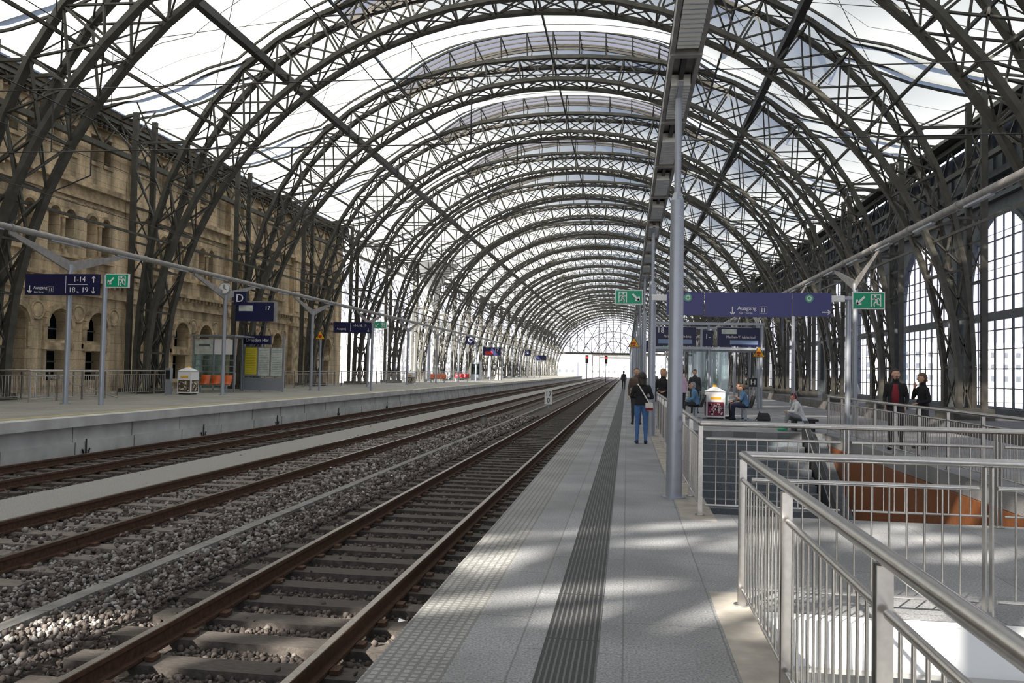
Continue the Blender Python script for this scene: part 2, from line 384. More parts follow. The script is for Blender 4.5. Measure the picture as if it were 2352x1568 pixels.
# membranes
def profile():
    pts=[(-20.3,13.3),(-18,13.6),(-16,14.15),(-14.4,14.8)]
    for i in range(25):
        t=math.radians(133-86*i/24); p=pout(t,.22); pts.append(p)
    pts+=[(14.4,14.8),(16,14.15),(18,13.6),(20.3,13.3)]
    return sorted(pts)
PR=profile()
def membrane():
    b=MB(); ny=8; vs=[];fs=[]; n=len(PR)
    for j in range(ny+1):
        t=j/ny; y=1.3+7.4*t; sg=math.sin(math.pi*t)
        for x,z in PR:
            k=max(0,1-(x/20.3)**2); vs.append((x,y,z+eh(x)*(1-.55*sg)-.75*sg*k))
    for j in range(ny):
        for i in range(n-1): fs.append((j*n+i,j*n+i+1,(j+1)*n+i+1,(j+1)*n+i))
    b.add(vs,fs,MEM,True)
    vs=[];fs=[]
    for side in(0,1):
        pp=[p for p in PR if (p[0]<-8.2 if side==0 else p[0]>8.2)]; o=len(vs)
        for y in(-1.3,1.3): vs+=[(x,y,z+eh(x)) for x,z in pp]
        k=len(pp)
        for i in range(k-1): fs.append((o+i,o+i+1,o+k+i+1,o+k+i))
    b.add(vs,fs,MEM,True)
    for t in(.25,.5,.75):
        sg=math.sin(math.pi*t); y=1.3+7.4*t
        L=[V((x,y,z+eh(x)*(1-.55*sg)-.75*sg*max(0,1-(x/20.3)**2)-.03)) for x,z in PR]
        for p,q in zip(L[:-1],L[1:]): b.tube(p,q,.018 if t==.5 else .009,beamgrey,n=4,cap=False)
    for y in(1.3,8.7):
        L=[V((x,y,z+eh(x)-.05)) for x,z in PR]
        for p,q in zip(L[:-1],L[1:]): b.beam(p,q,.08,.10,steel)
    return b.mesh('roof_membrane')
MM=membrane()
for y in YS[:-1]: inst('roof_membrane',MM,(XC,y,0))
# purlins, crane rails, rods
b=MB()
for a in(38,62,90,118,142):
    t=math.radians(a); p=pout(t,-.25); b.beam((XC+p[0],-14.6,p[1]),(XC+p[0],YE,p[1]),.09,.12,steel)
for a in(20,160):
    t=math.radians(a); p=pin(t,.1); b.beam((XC+p[0],-14.6,p[1]),(XC+p[0],YE,p[1]),.08,.1,steel)
b.obj('roof_purlins')
b=MB()
b.beam((-15.9,-14.6,14.95),(-15.9,YE,14.95),.30,.34,black); b.beam((6.25,-14.6,15.2),(6.25,YE,15.2),.30,.34,black)
b.obj('longitudinal_girder')
b=MB()
for y in YS[:-1]:
    for a0,a1 in((38,62),(62,38),(118,142),(142,118)):
        p=pout(math.radians(a0),-.3); q=pout(math.radians(a1),-.3)
        b.tube((XC+p[0],y+.7,p[1]),(XC+q[0],y+9.3,q[1]),.014,steel,n=4,cap=False)
b.obj('roof_bracing_rods')
# unseen lattice behind the camera, added to break the sun into patches
b=MB()
for z,h in((9.2,.7),(10.9,.8),(12.7,1.0),(14.5,.7),(16.0,.3)):
    xx=math.sqrt(max(1,16.8**2-(z-ZC)**2)); b.box(XC-xx,XC+xx,-14.75,-14.45,z-h/2,z+h/2,steel)
for i in range(-7,8):
    x=i*2.1; zt=ZC+math.sqrt(max(1,16.6**2-x*x)); b.box(XC+x-.2,XC+x+.2,-14.7,-14.5,9,zt,steel)
    b.beam((XC+x,-14.6,9.2),(XC+x+2.1,-14.6,min(zt,12.4)),.1,.22,steel); b.beam((XC+x,-14.6,min(zt,12.6)),(XC+x+2.1,-14.6,min(zt,16)),.1,.25,steel)
b.obj('sun_patch_screen')
# longitudinal wall girders (eaves)
b=MB()
for x,y0 in((-24.2,-15),(15.9,-15)):
    for z in(11.6,13.0): b.box(x-.12,x+.12,y0,YE,z-.12,z+.12,steel)
    y=y0
    while y<YE-2:
        b.beam((x,y,11.6),(x,y+1.2,13.0),.08,.08,steel); b.beam((x,y+1.2,13.0),(x,y+2.5,11.6),.08,.08,steel); y+=2.5
b.box(15.3,16.7,-15,YE,13.2,13.45,steel)
b.obj('eaves_lattice_girder')
# overhead wires
b=MB()
for x in(-3.02,-7.5,-11.8,11.2):
    b.tube((x,-15,5.0),(x,YE,5.0),.008,black,n=4,cap=False); b.tube((x,-15,6.1),(x,YE,6.1),.008,black,n=4,cap=False)
    y=-10
    while y<YE: b.tube((x,y,5.0),(x,y,6.1),.005,black,n=4,cap=False); y+=7
for y in YS[3::3]:
    p=7.2; b.tube((XC-15.6,y,p),(XC+15.6,y,p),.012,black,n=4,cap=False); b.tube((XC-15.6,y,5.9),(XC+15.6,y,5.9),.012,black,n=4,cap=False)
    for x in(-3.02,-7.5,-11.8,11.2): b.tube((x,y,7.2),(x,y,5.9),.015,black,n=5); b.tube((x+.9,y,5.4),(x,y,5.05),.015,black,n=5); b.tube((x+.9,y,5.9),(x+.9,y,5.4),.015,black,n=5)
b.obj('overhead_line_wires')
# ---------------------------------------------------------------- wall helper (2D curve with holes)
def holed(name,outline,holes,depth,mt):
    c=bpy.data.curves.new(name,'CURVE'); c.dimensions='2D'; c.fill_mode='BOTH'; c.extrude=depth/2
    for poly in [outline]+holes:
        s=c.splines.new('POLY'); s.points.add(len(poly)-1)
        for i,p in enumerate(poly): s.points[i].co=(p[0],p[1],0,1)
        s.use_cyclic_u=True
    o=bpy.data.objects.new(name,c); link(o); dg=bpy.context.evaluated_depsgraph_get()
    me=bpy.data.meshes.new_from_object(o.evaluated_get(dg)); bpy.data.objects.remove(o)
    M=Matrix(((0,0,1,0),(1,0,0,0),(0,1,0,0),(0,0,0,1))); me.transform(M)
    me.materials.clear(); me.materials.append(mt); return me
def archpoly(cx,w,z0,z1,n=10):
    R=w/2; zs=z1-R; P=[(cx-R,z0),(cx+R,z0)]
    for i in range(n+1):
        t=math.pi*i/n; P.append((cx+R*math.cos(t),zs+R*math.sin(t)))
    return P
def rect(cx,w,z0,z1): return [(cx-w/2,z0),(cx+w/2,z0),(cx+w/2,z1),(cx-w/2,z1)]
# left facade
G=[2.0,4.6,7.2]; U=[1.55,2.55,4.1,5.1,6.65,7.65]
holes=[]
for i,g in enumerate(G):
    if i==0: holes.append(archpoly(g,1.35,.25,3.85))
    else: holes.append(archpoly(g,1.45,2.55,3.9)); holes.append(rect(g,1.3,.75,2.05))
for u in U: holes.append(archpoly(u,.66,6.4,8.35,8)); holes.append(rect(u,.5,10.9,12.1))
FM=holed('facade',[(0,0),(10,0),(10,13.4),(0,13.4)],holes,.6,sandst)
b=MB()
b.box(-.55,-.5,0,10,0,13.3,darkglass)
def arcring(cy,w,zs,x,rr,mt,n=10,ext=.0):
    R=w/2+rr*.6; P=[(x,cy+R*math.cos(math.pi*i/n),zs+R*math.sin(math.pi*i/n)) for i in range(n+1)]
    for p,q in zip(P[:-1],P[1:]): b.beam(p,q,rr,rr*1.2,mt,up=(1,0,0))
for i,g in enumerate(G):
    arcring(g,1.45,3.15,.28,.22,sandpl); b.box(.2,.34,g-.95,g-.72,2.2,3.15,sandpl); b.box(.2,.34,g+.72,g+.95,2.2,3.15,sandpl)
    b.box(.2,.38,g-.98,g-.68,3.08,3.22,sandpl); b.box(.2,.38,g+.68,g+.98,3.08,3.22,sandpl)
    if i: b.box(.2,.40,g-.95,g+.95,2.1,2.4,sandpl); b.box(.2,.33,g-.9,g+.9,.55,.75,sandpl)
    b.box(-.3,-.24,g-.04,g+.04,.3,3.9,steelR); b.box(-.3,-.24,g-.7,g+.7,1.55,1.62,steelR); b.box(-.3,-.24,g-.7,g+.7,3.0,3.06,steelR)
for cy in(.75,3.3,5.9,8.5):
    P=[(.27,cy+.38*math.cos(a*math.pi/8),3.75+.38*math.sin(a*math.pi/8)) for a in range(17)]
    b.path(P,.06,sandpl,6); b.tube((.24,cy,3.75),(.30,cy,3.75),.3,sandpl,n=14)
for u in U:
    arcring(u,.66,8.02,.27,.12,sandpl,8)
    b.box(-.3,-.26,u-.02,u+.02,6.4,8.4,steelR); b.box(.2,.34,u-.36,u+.36,10.72,10.88,sandpl); b.box(.2,.32,u-.34,u+.34,12.12,12.25,sandpl)
for u in (2.05,4.6,7.15):
    b.tube((.34,u,6.5),(.34,u,7.9),.08,sandpl,n=8); b.box(.2,.46,u-.14,u+.14,7.9,8.06,sandpl); b.box(.2,.46,u-.14,u+.14,6.36,6.52,sandpl)
    b.box(.2,.5,u-.98,u+.98,6.18,6.36,sandpl)
    b.box(.2,.30,u-1.0,u+1.0,8.75,8.85,sandpl)
for z0,z1,x in((4.6,4.85,.42),(4.85,5.25,.34),(5.25,5.42,.62),(8.95,9.1,.4),(9.5,9.75,.6),(9.1,9.5,.34),(12.5,12.75,.45),(12.75,13.1,.7),(13.1,13.5,.9)):
    b.box(.2,x,0,10,z0,z1,sanddk if z1>13 else sandpl)
for i in range(25): b.box(.3,.5,i*.4+.1,i*.4+.28,5.08,5.25,sandpl); b.box(.3,.62,i*.4+.1,i*.4+.28,12.52,12.75,sanddk)
b.box(.2,.55,-.55,.55,.2,12.6,sandpl); b.box(.5,.65,-.35,.35,5.6,9.2,sandst); b.box(.2,.75,-.7,.7,.2,1.1,sandpl); b.box(.2,.7,-.65,.65,4.5,4.75,sandpl); b.box(.2,.7,-.62,.62,9.3,9.6,sandpl)
FT=b.mesh('facade_trim')
e=empty('wall_left')
for k in range(-4,4):
    y=28.4+10*k; inst('facade_bay',FM,(-24.95,y,0),e); inst('facade_trim',FT,(-24.9,y,0),e)
b=MB(); b.box(-30,-24.65,68.4,69,0,13.4,sandst); b.box(-30,-24.6,-12,69,13.4,13.7,sanddk); b.box(-30,-29.7,-12,69,-1,13.4,sanddk); b.obj('end_wall',e)
# right wall
RM=holed('wall_bay',[(0,-1),(10,-1),(10,13.2),(0,13.2)],[archpoly(5,7.4,.35,9.4,18)],.25,steelR)
b=MB()
def halfw(z): 
    zs=9.4-3.7
    return 3.7 if z<zs else math.sqrt(max(0,3.7**2-(z-zs)**2))
for i in range(1,8):
    y=5-3.7+7.4*i/8; d=abs(y-5); zt=5.7+math.sqrt(max(0,3.7**2-d*d)); wd=.13 if i in(3,5) else .04
    b.box(-.03,.03,y-wd/2,y+wd/2,.35,zt,steelR)
for z in(1.2,2.1,3.0,3.9,5.4,6.3,7.2,8.1): h=halfw(z); b.box(-.03,.03,5-h,5+h,z-.025,z+.025,steelR)
b.box(-.12,-.03,1.3,8.7,4.35,4.75,steelR)
P=[(0,5+3.7*math.cos(math.pi*i/18),5.7+3.7*math.sin(math.pi*i/18)) for i in range(19)]
for p,q in zip(P[:-1],P[1:]): b.beam((-.17,p[1],p[2]),(-.17,q[1],q[2]),.2,.16,steelR,up=(1,0,0))
pg=[(.02,p[0],p[1]) for p in archpoly(5,7.4,.35,9.4,18)]; b.add(pg,[tuple(range(len(pg)))],WING)
for z0,z1,x in((-.0,.3,-.3),(9.9,10.1,-.4),(10.9,11.2,-.5)): b.box(x,-.12,0,10,z0,z1,steelR)
b.box(-.35,-.12,-.45,.45,0,11,steelR)
for i in range(20): b.ball((-.35,-.35,.3+i*.55),.03,.03,.03,steelR,6,4); b.ball((-.35,.35,.3+i*.55),.03,.03,.03,steelR,6,4)
for i in range(9): 
    y=.55+i; b.box(-.25,-.12,y,y+.06,10.1,13,steelR)
RT=b.mesh('window_frame')
e=empty('wall_right')
for k in range(-4,22):
    y=35.4+10*k; inst('wall_bay',RM,(17.0,y,0),e); inst('window_frame',RT,(17.0,y,0),e)
# ---------------------------------------------------------------- end screen of the hall
b=MB(); yE=YE
def ia(x): 
    lo,hi=0,math.pi/2
    for _ in range(30):
        mid=(lo+hi)/2
        if pin(mid)[0]>abs(x): lo=mid
        else: hi=mid
    return pin(lo)[1]
for i in range(-7,8):
    x=i*2.2; b.box(XC+x-.08,XC+x+.08,yE-.1,yE+.1,7.2,ia(x)+.3,steel)
for z in(7.2,): b.box(XC-17,XC+17,yE-.3,yE+.3,z-.3,z+.3,steel)
for R in(5,9,13):
    P=[(XC+R*math.cos(math.pi*i/24),yE,7.2+R*.75*math.sin(math.pi*i/24)) for i in range(25)]
    for p,q in zip(P[:-1],P[1:]): b.beam(p,q,.16,.16,steel)
for i in range(-4,5):
    b.beam((XC+i*3.2,yE,7.2),(XC+i*3.2+5,yE,min(16,ia(min(16,abs(i*3.2+5))))),.14,.14,steel); b.beam((XC+i*3.2,yE,7.2),(XC+i*3.2-5,yE,min(16,ia(min(16,abs(i*3.2-5))))),.14,.14,steel)
b.obj('hall_end_screen')
b=MB()
for x0,x1,y,h in((-90,-60,420,9),(-55,-30,500,7),(-28,-5,620,6),(8,30,560,8),(40,70,430,12),(-160,-100,350,14),(80,150,300,14)):
    b.box(x0,x1,y,y+20,-6,h,facade_far)
    z=1
    while z<h-2:
        x=x0+2
        while x<x1-2: b.box(x,x+1.4,y-.1,y,z,z+1.8,steelR); x+=4
        z+=4
b.obj('distant_buildings')
b=MB()
for x in(-13,9): b.tube((x,YE+60,-1),(x,YE+60,9),.2,steel)
b.box(-13,9,YE+59.8,YE+60.2,7.6,8.2,steel)
for x in(-12,8.3): b.tube((x,YE+110,-1),(x,YE+110,9),.2,steel)
b.box(-12,8.3,YE+109.8,YE+110.2,7.6,8.2,steel)
b.obj('catenary_portal')
for x,y in((-9.6,200),(-5.0,200)):
    b=MB(); b.tube((x,y,-.8),(x,y,4),.08,black); b.box(x-.35,x+.35,y-.1,y+.1,3.6,5.6,black); b.tube((x,y-.14,5.0),(x,y-.1,5.0),.22,signalred,n=12); b.tube((x,y-.2,4.2),(x,y-.1,4.2),.12,black,n=10)
    b.obj('railway_signal')
# ---------------------------------------------------------------- funnel
b=MB(); rings=[]
for k,(z,R) in enumerate(((13.2,3.2),(11.8,1.8),(10.3,1.1),(8.6,.75),(7,.6))):
    rings.append([V((-22+R*math.cos(i*math.pi/8),90.4+R*math.sin(i*math.pi/8),z)) for i in range(16)])
b.loft(rings,white,False); b.tube((-22,90.4,7),(-22,90.4,0.2),.2,polegrey); b.obj('rainwater_funnel')
# ---------------------------------------------------------------- light troughs and poles
def trough(name,x,z,y0,y1,poles,zf,varm=True,wid=.36):
    e=empty(name,(0,0,0)); b=MB()
    if wid>.3:
        b.box(x-wid/2,x-wid/2+.05,y0,y1,z,z+.22,beamgrey); b.box(x+wid/2-.05,x+wid/2,y0,y1,z,z+.22,beamgrey); b.box(x-wid/2,x+wid/2,y0,y1,z+.16,z+.22,beamgrey)
        y=y0
        while y<y1:
            b.box(x-.03,x+.03,y,y+2.6,z+.05,z+.16,black)
            b.box(x-.12,x+.12,y+.5,y+1.9,z-.02,z+.12,lampw)
            for i in range(12): b.box(x-.125,x+.125,y+.52+i*.115,y+.535+i*.115,z-.03,z,polegrey)
            b.box(x-wid/2,x+wid/2,y+2.1,y+2.2,z-.02,z+.2,beamgrey)
            y+=2.6
    else:
        b.tube((x,y0,z+.08),(x,y1,z+.08),.10,beamgrey,n=10)
        y=y0
        while y<y1: b.box(x-.05,x+.05,y,y+1.4,z-.05,z+.02,polegrey); b.tube((x,y+1.7,z+.08),(x,y+1.8,z+.08),.12,beamgrey,n=10); y+=3.4
    b.obj('beam',e)
    for (py) in poles:
        b=MB()
        if varm:
            b.tube((x,py,zf),(x,py,4.75),.085,polegrey,n=12); b.tube((x,py,zf),(x,py,zf+.03),.16,polegrey,n=12)
            for sg in(-1,1):
                d=2.75*sg
                b.add([(x-.03,py,4.50),(x+.03,py,4.50),(x+.03,py,4.85),(x-.03,py,4.85),(x-.03,py+d,z-.12),(x+.03,py+d,z-.12),(x+.03,py+d,z-.0),(x-.03,py+d,z-.0)],
                      [(0,1,2,3),(7,6,5,4),(0,4,5,1),(1,5,6,2),(2,6,7,3),(3,7,4,0)],beamgrey)
        else:
            b.tube((x,py,zf),(x,py,3.85),.105,polegrey,rb=.085,n=20); b.tube((x,py,3.85),(x,py,3.95),.085,polegrey,rb=.05,n=16)
            b.tube((x,py,3.9),(x,py,z+.1),.045,polegrey,n=10); b.tube((x,py,zf),(x,py,zf+.02),.15,polegrey,n=16)
            b.box(x-.03,x+.03,py-.5,py+.5,z-.06,z,polegrey)
        b.obj('pole',e)
trough('platform_light_trough',.62,5.25,-3,180,[10.9+10.5*i for i in range(16)],0,False)
trough('platform_light_trough',-18.0,5.42,10,200,[14.2]+[24.6+10.5*i for i in range(15)],.22,True,.2)
trough('platform_light_trough',7.6,5.55,5,190,[8.2]+[29.2+10.5*i for i in range(14)],0,True,.2)
# ---------------------------------------------------------------- railings
def railing(pts,z0=0,h=1.04,step=1.45,name='stainless_railing',bs=.115):
    b=MB()
    for si,(a,c) in enumerate(zip(pts[:-1],pts[1:])):
        a=V((*a,z0)); c=V((*c,z0)); L=(c-a).length; d=(c-a)/L; n_=max(1,round(L/step)); sd=d.cross(V((0,0,1)))
        U_=lambda p,z:p+V((0,0,z))
        b.tube(U_(a,h),U_(c,h),.030,inox,n=14); b.ball(U_(a,h),.030,.030,.030,inox,12,8); b.ball(U_(c,h),.030,.030,.030,inox,12,8)
        for i in range(n_+1):
            p=a+d*(L*i/n_)
            if not(si and i==0):
                for q in(-.022,.022): b.beam(U_(p+d*q,.004),U_(p+d*q,h-.03),.05,.012,inox,up=d)
                b.tube(U_(p,.004),U_(p,.014),.055,inox,n=12)
            if i<n_:
                s0=p+d*.06; s1=a+d*(L*(i+1)/n_)-d*.06; 
                b.tube(U_(s0,h-.17),U_(s1,h-.17),.017,inox,n=8); b.tube(U_(s0,.12),U_(s1,.12),.013,inox,n=8)
                LL=(s1-s0).length; k=max(1,round(LL/bs))
                for j in range(1,k): 
                    q=s0+(s1-s0)*(j/k); b.tube(U_(q,.12),U_(q,h-.17),.007,inox,n=6,cap=False)
    return b.obj(name)
railing([(.81,-2.0),(.81,5.96),(5.6,5.96)]); railing([(5.6,5.9),(5.6,-2)])
railing([(.84,22.6),(.84,9.64),(5.58,9.64)]); railing([(5.6,9.7),(5.6,24.2)])
railing([(-21,25),(-21,36)],.22,1.04,1.45,bs=.14); railing([(-21,25),(-19.6,25),(-19.6,29)],.22,bs=.14); railing([(-21,46),(-21,84)],.22,bs=.2)
railing([(-20.9,84),(-20.9,130)],.22,bs=.3)
b=MB()
for (a,c) in(((-19.7,25.4,1.2),(-19.7,30,-.2+.42)),): b.tube(a,c,.025,inox); b.tube((a[0],a[1],.3),a,.02,inox)
b.obj('stair_handrail')
# ---------------------------------------------------------------- signs
def arrow(b,cx,cz,y,L,ang,mt,th=.035):
    d=V((math.cos(ang),0,math.sin(ang))); p=V((cx,y,cz)); a=p-d*L/2; c=p+d*L/2
    b.beam(a,c,.006,th,mt,up=V((-d.z,0,d.x)))
    for s in(2.4,-2.4):
        q=V((math.cos(ang+s),0,math.sin(ang+s))); b.beam(c,c+q*L*.42,.006,th,mt,up=V((-q.z,0,q.x)))
def runner(b,cx,cz,y,s,mt,flip=1):
    def P(x,z): return (cx+x*s*flip,y,cz+z*s)
    def L(p,q,t): 
        d=V(P(*q))-V(P(*p)); d.normalize(); b.beam(P(*p),P(*q),.006,t*s,mt,up=V((-d.z,0,d.x)))
    b.tube((P(.05,.36)[0],y-.003,P(.05,.36)[2]),(P(.05,.36)[0],y+.003,P(.05,.36)[2]),.085*s,mt,n=12)
    L((0.02,.27),(-.04,-.02),.15); L((.0,.23),(.2,.12),.06); L((.2,.12),(.28,.2),.05); L((0,.22),(-.2,.18),.06); L((-.2,.18),(-.26,.02),.05)
    L((-.03,0),(.14,-.16),.09); L((.14,-.16),(.1,-.4),.07); L((-.05,-.02),(-.12,-.22),.09); L((-.12,-.22),(-.34,-.26),.07)
def exit_sign(e,x,y,z,w,h,arrow_side,ang,flip=1):
    b=MB(); b.box(x-w/2,x+w/2,y-.04,y+.04,z-h/2,z+h/2,white); b.box(x-w/2+.02,x+w/2-.02,y-.044,y-.04,z-h/2+.02,z+h/2-.02,green)
    ax=x+arrow_side*w*.25; mx_=x-arrow_side*w*.22
    arrow(b,ax,z,y-.048,h*.62,ang,white,.05)
    q=.36*h
    b.box(mx_-q*.8,mx_+q*.8,y-.047,y-.043,z-q,z+q,white); b.box(mx_-q*.62,mx_+q*.62,y-.049,y-.046,z-q,z+q*.86,green)
    runner(b,mx_,z-.02,y-.054,h*.85,white,flip); b.obj('exit_sign_panel',e)
def person_icon(b,cx,cz,y,s,mt):
    b.box(cx-.5*s,cx+.5*s,y-.003,y,cz+.5*s,cz+.53*s,mt);b.box(cx-.5*s,cx+.5*s,y-.003,y,cz-.53*s,cz-.5*s,mt);b.box(cx-.53*s,cx-.5*s,y-.003,y,cz-.53*s,cz+.53*s,mt);b.box(cx+.5*s,cx+.53*s,y-.003,y,cz-.53*s,cz+.53*s,mt)
    for q in(-.2,.15):
        b.box(cx+q*s-.06*s,cx+q*s+.06*s,y-.004,y,cz-.35*s,cz+.15*s,mt); b.tube((cx+q*s,y-.004,cz+.26*s),(cx+q*s,y,cz+.26*s),.08*s,mt,n=8)
def box_sign(e,x0,x1,y,z0,z1,mt,nm='panel'):
    b=MB(); b.box(x0,x1,y-.07,y+.07,z0,z1,mt); b.obj(nm,e)
# left platform sign 1
e=empty('platform_direction_sign'); y=24.45
box_sign(e,-19.42,-16.86,y,3.74,4.42,navy)
b=MB(); b.tube((-16.75,24.6,.22),(-16.75,24.6,4.4),.08,polegrey,n=12); b.obj('pole',e)
b=MB(); yy=y-.08
b.box(-17.9,-17.2,yy-.003,yy,4.07,4.085,white); b.box(-17.98,-17.965,yy-.003,yy,3.8,4.36,white)
arrow(b,-19.25,3.92,yy,.24,-math.pi/2,white); arrow(b,-17.0,4.24,yy,.2,math.pi/2,white,.03); arrow(b,-17.0,3.9,yy,.2,-math.pi/2,white,.03)
person_icon(b,-18.5,3.92,yy,.17,white); b.obj('symbols',e)
text('1-14',.24,(-17.5,yy,4.24),white,e); text('18',.24,(-17.75,yy,3.9),white,e); text('u.',.11,(-17.54,yy,3.85),white,e); text('19',.24,(-17.30,yy,3.9),white,e)
text('Ausgang',.15,(-18.87,yy,3.97),white,e); text('Exit / Sortie',.07,(-18.92,yy,3.83),white,e)
exit_sign(e,-16.25,24.5,4.22,.80,.44,-1,math.radians(-135),-1)
# D / display
e=empty('departure_board'); y=34.9
box_sign(e,-17.35,-15.5,y,3.55,4.38,navy); box_sign(e,-17.4,-16.85,y-.1,4.25,4.85,navy)
b=MB(); b.box(-17.2,-16.55,y-.075,y-.07,4.0,4.25,paper); b.box(-15.55,-15.45,y-.09,y+.09,3.5,4.42,beamgrey); b.box(-17.7,-15.5,y-.03,y+.03,4.4,4.45,beamgrey); b.obj('display',e)
text('17',.26,(-15.85,y-.08,4.13),white,e); text('D',.5,(-17.12,y-.19,4.55),white,e)
e=empty('platform_clock'); b=MB(); b.tube((-17.9,34.9,5.0),(-17.9,34.78,5.0),.26,polegrey,n=20); b.tube((-17.9,34.78,5.0),(-17.9,34.765,5.0),.23,white,n=20)
b.beam((-17.9,34.75,5.0),(-17.9,34.75,5.17),.02,.02,black); b.beam((-17.9,34.75,5.0),(-17.78,34.75,4.95),.02,.02,black); b.obj('clock',e)
# sign 2
e=empty('platform_direction_sign'); y=47.2
box_sign(e,-17.3,-15.0,y,3.62,4.25,navy); b=MB(); b.tube((-14.95,47.3,.22),(-14.95,47.3,4.2),.08,polegrey,n=10); arrow(b,-15.15,3.8,y-.08,.2,-math.pi/2,white,.03); b.box(-16.25,-16.23,y-.075,y-.07,3.7,4.2,white); b.obj('post',e)
text('Ausgang',.17,(-16.8,y-.08,3.85),white,e); text('1-14, 18, 19',.18,(-15.7,y-.08,4.05),white,e)
exit_sign(e,-14.45,y,4.1,.75,.4,-1,math.radians(-135),-1)
def warn(x,y,z,s,zf,pole=True):
    b=MB()
    if pole: b.tube((x,y+.05,zf),(x,y+.05,z+s*.3),.06,polegrey,n=10)
    T=[(x-s/2,z-s*.43),(x+s/2,z-s*.43),(x,z+s*.43)]
    b.add([(p[0],y-.03,p[1]) for p in T]+[(p[0],y,p[1]) for p in T],[(0,1,2),(3,5,4),(0,3,4,1),(1,4,5,2),(2,5,3,0)],black)
    T=[(x-s*.43,z-s*.39),(x+s*.43,z-s*.39),(x,z+s*.35)]
    b.add([(p[0],y-.034,p[1]) for p in T],[(0,1,2)],yellow)
    b.box(x-s*.17,x+s*.15,y-.04,y-.034,z-s*.2,z-s*.02,red); b.box(x-s*.12,x+s*.1,y-.045,y-.036,z-s*.3,z-s*.24,black); b.box(x-.25*s,x-.2*s,y-.04,y-.034,z-s*.3,z,black)
    b.obj('warning_sign')
warn(-17.35,45.2,3.4,.62,.22); warn(.25,31.6,2.75,.45,0); warn(6.1,40,2.7,.6,0)
# further signs C, 17, B
e=empty('departure_board'); y=98
box_sign(e,-17.2,-15,y,3.3,4.3,navy); box_sign(e,-19.3,-18.2,y,4.6,5.6,navy); b=MB(); b.box(-16.9,-16.0,y-.08,y-.07,3.4,3.8,red); b.box(-18.9,-18.6,y,y+.1,.2,5,steel); b.obj('post',e); text('17',.5,(-15.5,y-.08,3.95),white,e); text('C',.8,(-18.75,y-.08,5.1),white,e)
e=empty('departure_board'); y=150
box_sign(e,-16.4,-14.6,y,3.5,4.4,navy); box_sign(e,-18.5,-17.4,y,4.3,5.3,navy); text('B',.8,(-17.95,y-.08,4.8),white,e)
# centre sign
e=empty('platform_direction_sign'); y=21.35
box_sign(e,.98,1.90,y,3.08,3.66,navy2); box_sign(e,1.93,4.03,y,3.05,3.66,navy2); box_sign(e,4.06,4.98,y,3.08,3.66,navy2)
b=MB(); b.box(.62,5.9,y-.03,y+.03,3.50,3.58,polegrey); b.box(.6,1.0,y-.05,y+.05,3.45,3.6,white); b.box(4.98,5.3,y-.05,y+.05,3.45,3.6,white)
yy=y-.08
arrow(b,2.6,3.2,yy,.2,-math.pi/2,white,.025); arrow(b,4.85,3.18,yy,.2,0,white,.025); person_icon(b,3.35,3.22,yy,.17,white)
for x in(1.5,4.45): b.tube((x,yy,3.52),(x,yy+.01,3.52),.10,mat('mark_green',(.08,.4,.22),.4),n=20); b.tube((x,yy-.004,3.52),(x,yy,3.52),.06,white,n=16); b.tube((x,yy-.008,3.52),(x,yy-.004,3.52),.035,mat('mark_green',(.08,.4,.22),.4),n=12)
b.tube((5.42,y+.1,0),(5.42,y+.1,3.6),.07,polegrey,n=12)
b.obj('frame',e)
text('Ausgang',.14,(2.95,yy,3.26),white,e); text('Exit / Sortie',.07,(2.92,yy,3.14),white,e)
exit_sign(e,.02,21.3,3.52,.70,.37,1,math.radians(-45),1)
exit_sign(e,5.85,21.3,3.48,.76,.42,-1,math.radians(-135),-1)
# display shelter
e=empty('platform_shelter'); y=41
box_sign(e,1.3,3.3,y,2.95,3.85,navy); box_sign(e,4.3,6.3,y,2.95,3.85,navy); box_sign(e,3.6,4.1,y,2.95,3.7,navy)
b=MB()
for x in(1.2,3.9,6.4): b.tube((x,y+.1,0),(x,y+.1,4.1),.06,polegrey,n=10); b.tube((x,y+4,0),(x,y+4,4.1),.06,polegrey,n=10)
b.box(1.1,6.5,y-.05,y+.15,3.98,4.1,polegrey); b.box(1.1,6.5,y-.2,y+4.4,2.78,2.9,polegrey); b.box(1.1,6.5,y+3.9,y+4.1,3.98,4.1,polegrey)
b.box(3.2,4.9,y+.5,y+.53,.1,2.7,SHG); b.box(3.2,3.23,y+.5,y+3.5,.1,2.7,SHG); b.box(4.9,4.93,y+.5,y+3.5,.1,2.7,SHG)
for x in(3.2,4.05,4.9): b.box(x-.03,x+.03,y+.47,y+.56,0,2.78,polegrey)
b.box(1.5,3.1,y-.08,y-.072,3.05,3.25,mat('lcd_bluegrey',(.2,.28,.45),.3)); b.box(4.5,5.2,y-.08,y-.072,3.55,3.78,paper); b.box(4.9,6.2,y-.08,y-.072,3.05,3.25,mat('lcd_bluegrey',(.2,.28,.45),.3))
b.obj('frame',e)
text('18',.35,(1.6,y-.08,3.68),white,e); text('Pirna-Bad Schöna',.19,(2.4,y-.09,3.4),white,e); text('1-',.35,(3.85,y-.08,3.4),white,e); text('Meißen-Triebischtal',.17,(5.4,y-.09,3.4),white,e)
exit_sign(empty('exit_sign'),2.6,52,3.2,.8,.42,-1,math.radians(-135),-1)
e=empty('departure_board'); box_sign(e,.9,2.6,60,3.1,3.9,navy); b=MB(); b.tube((.9,60,0),(.9,60,4),.06,polegrey); b.obj('post',e)
# H board
e=empty('stopping_point_sign'); b=MB(); b.box(5.6,5.95,39.4,39.45,1.05,1.45,black); b.tube((5.78,39.5,0),(5.78,39.5,1.4),.03,polegrey); b.obj('board',e); text('H',.34,(5.77,39.38,1.25),white,e)
